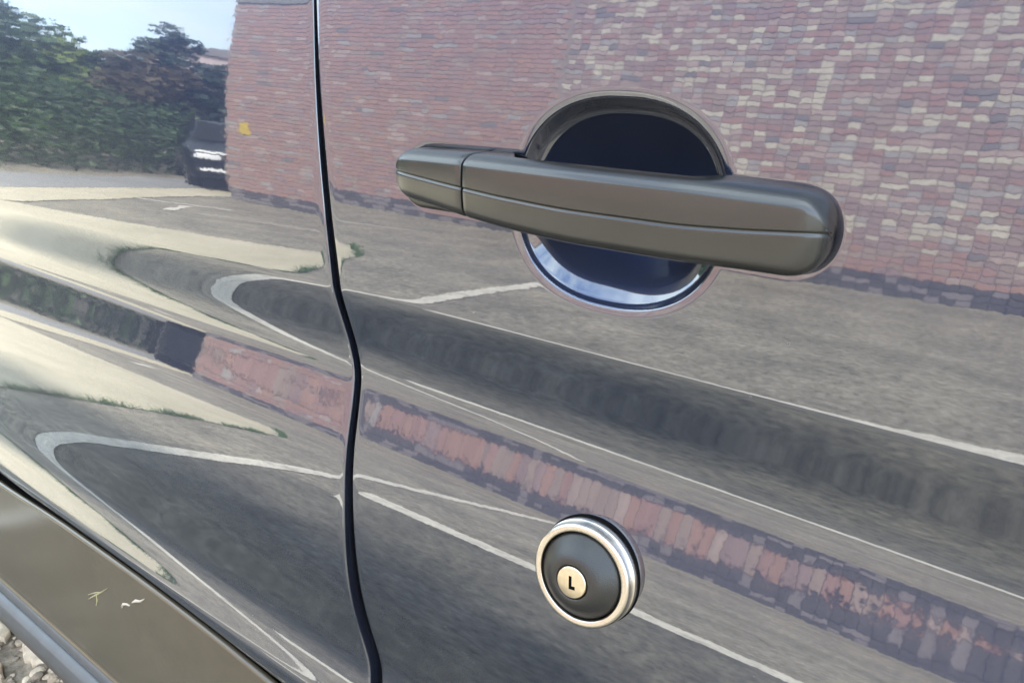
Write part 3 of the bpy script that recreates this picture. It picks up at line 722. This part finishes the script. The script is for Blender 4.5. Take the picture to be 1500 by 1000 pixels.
def tree(name, label, pos, hgt, rad_, col, n=5000, size=.11, cone=False, group='trees beyond the road'):
    t = empty(name, pos); tag(t, label, 'tree', group)
    rr = random.Random(int(pos[0] * 91 + pos[1] * 17)); blobs = []
    nb = 16
    for i in range(nb):
        a = rr.uniform(0, 6.28); f_ = i / nb
        z = hgt * (.30 + .62 * f_); k = (1 - f_) * .9 + .12 if cone else math.sin(math.pi * min(1, .25 + f_ * .75))
        r0 = rad_ * k * rr.uniform(.3, .75); s = rad_ * rr.uniform(.28, .46) * (k * .6 + .4)
        blobs.append((r0 * math.cos(a), r0 * math.sin(a), min(z, hgt - s * .7), s, s, s * .75))
    leaves('crown', blobs, n, size, leafmat(name + '_leaf', col), t)
    v, f = [], []
    def limb(p, q, r0, r1):
        p, q = Vector(p), Vector(q); d = (q - p).normalized(); u = d.orthogonal().normalized(); w = d.cross(u); k = len(v)
        for (c, r_) in ((p, r0), (q, r1)):
            for i in range(7): a = i / 7 * 6.283; v.append(c + u * r_ * math.cos(a) + w * r_ * math.sin(a))
        for i in range(7): f.append((k + i, k + (i + 1) % 7, k + 7 + (i + 1) % 7, k + 7 + i))
    limb((0, 0, 0), (0.05, 0, hgt * .45), hgt * .028, hgt * .018); limb((.05, 0, hgt * .45), (0, .05, hgt * .85), hgt * .018, hgt * .006)
    for b in blobs[::2]: limb((0.04, 0, hgt * .3 + b[2] * .25), (b[0], b[1], b[2]), hgt * .010, hgt * .003)
    pyd('trunk', v, f, BARK, t)
    return t
def az(a, r): return (-.6 - r * math.cos(rad(a)), -r * math.sin(rad(a)), 0)
G1, G2, BR, CF, YG = (.032, .062, .021), (.026, .055, .026), (.052, .043, .030), (.015, .031, .025), (.080, .118, .030)
TL = [('broadleaf_tree', 'tall dark green broadleaf tree at the far left', 25.8, 20, 4.6, 2.5, G1), ('broadleaf_tree', 'bright yellow-green topped tree beside the dark left tree', 28.6, 19, 3.65, 1.5, YG),
      ('broadleaf_tree', 'mid green tree filling the gap left of the coppery tree', 30.6, 23, 3.9, 1.7, G2), ('copper_tree', 'brownish copper-leaved tree in the middle of the row', 32.6, 19, 3.75, 1.7, BR),
      ('conifer', 'dark blue-green conifer next to the brick corner', 34.4, 20, 5.0, 1.9, CF), ('conifer', 'dark conifer half hidden by the brick corner', 37.2, 21, 4.1, 1.9, CF),
      ('broadleaf_tree', 'dense green tree outside the left edge of the row', 21.5, 19, 4.4, 2.6, G2), ('broadleaf_tree', 'broad green tree farthest left in the row', 16.5, 20, 5.0, 3.0, G1),
      ('broadleaf_tree', 'green tree nearest the van rear', 10.0, 22, 5.4, 3.2, G2), ('broadleaf_tree', 'dark tree at the back of the brick corner', 41.0, 22, 4.2, 2.2, G1)]
for (nm, lab, a, r_, hh, rd, c) in TL: tree(nm, lab, az(a, r_), hh, rd, c, n=5200 if rd > 2 else 4200, cone=(nm == 'conifer'))
hed = empty('hedge', (-11.5, -7, 0)); tag(hed, 'unclipped green hedge bank along the far side of the road', 'hedge')
hb = []
for i in range(46):
    t = i / 45; x = -8.6 + (-12.6 + 8.6) * t * 1.0 - .9; y = 2.5 + (-10.2 - 2.5) * t
    x = float(np.interp(y, [-11, -7.6, -6.5, -4.9, -3.6, 2.5], [-14.3, -12.2, -11.7, -10.6, -9.7, -8.3]))
    hb.append((x + 11.5 - random.uniform(0, .5), y + 7, random.uniform(.35, .75), random.uniform(.5, .8), random.uniform(.5, .8), random.uniform(.5, .85)))
    hb.append((x + 11.5 - random.uniform(1.2, 2.2), y + 7, random.uniform(.8, 1.35), random.uniform(.7, 1.0), random.uniform(.7, 1.0), random.uniform(.6, .8)))
leaves('foliage', hb, 26000, .06, leafmat('hedge_leaf', (.025, .052, .020)), hed)
# a house gable showing over the trees
hs = empty('far_house', az(38.4, 46)); hs.rotation_euler = (0, 0, rad(36)); tag(hs, 'far pale house with grey roof above the trees by the brick corner', 'house')
o = box('wall', (-4, -4, 0), (4, 4, 7.0), simple('pink_render', (.40, .33, .33), .9, var=.1, scale=2), hs); 
o = pyd('roof', [(-4.2, -4.2, 7.0), (-4.2, 4.2, 7.0), (4.2, 4.2, 7.0), (4.2, -4.2, 7.0), (-4.2, 0, 7.8), (4.2, 0, 7.8)], [(0, 1, 4), (3, 5, 2), (0, 4, 5, 3), (1, 2, 5, 4), (0, 3, 2, 1)], simple('slate', (.16, .15, .16), .8, var=.2, scale=3), hs, False)
for yy in (-2, 1.4):
    o = box('window', (3.99, yy - .6, 5.0), (4.06, yy + .6, 6.4), GLASS, hs)
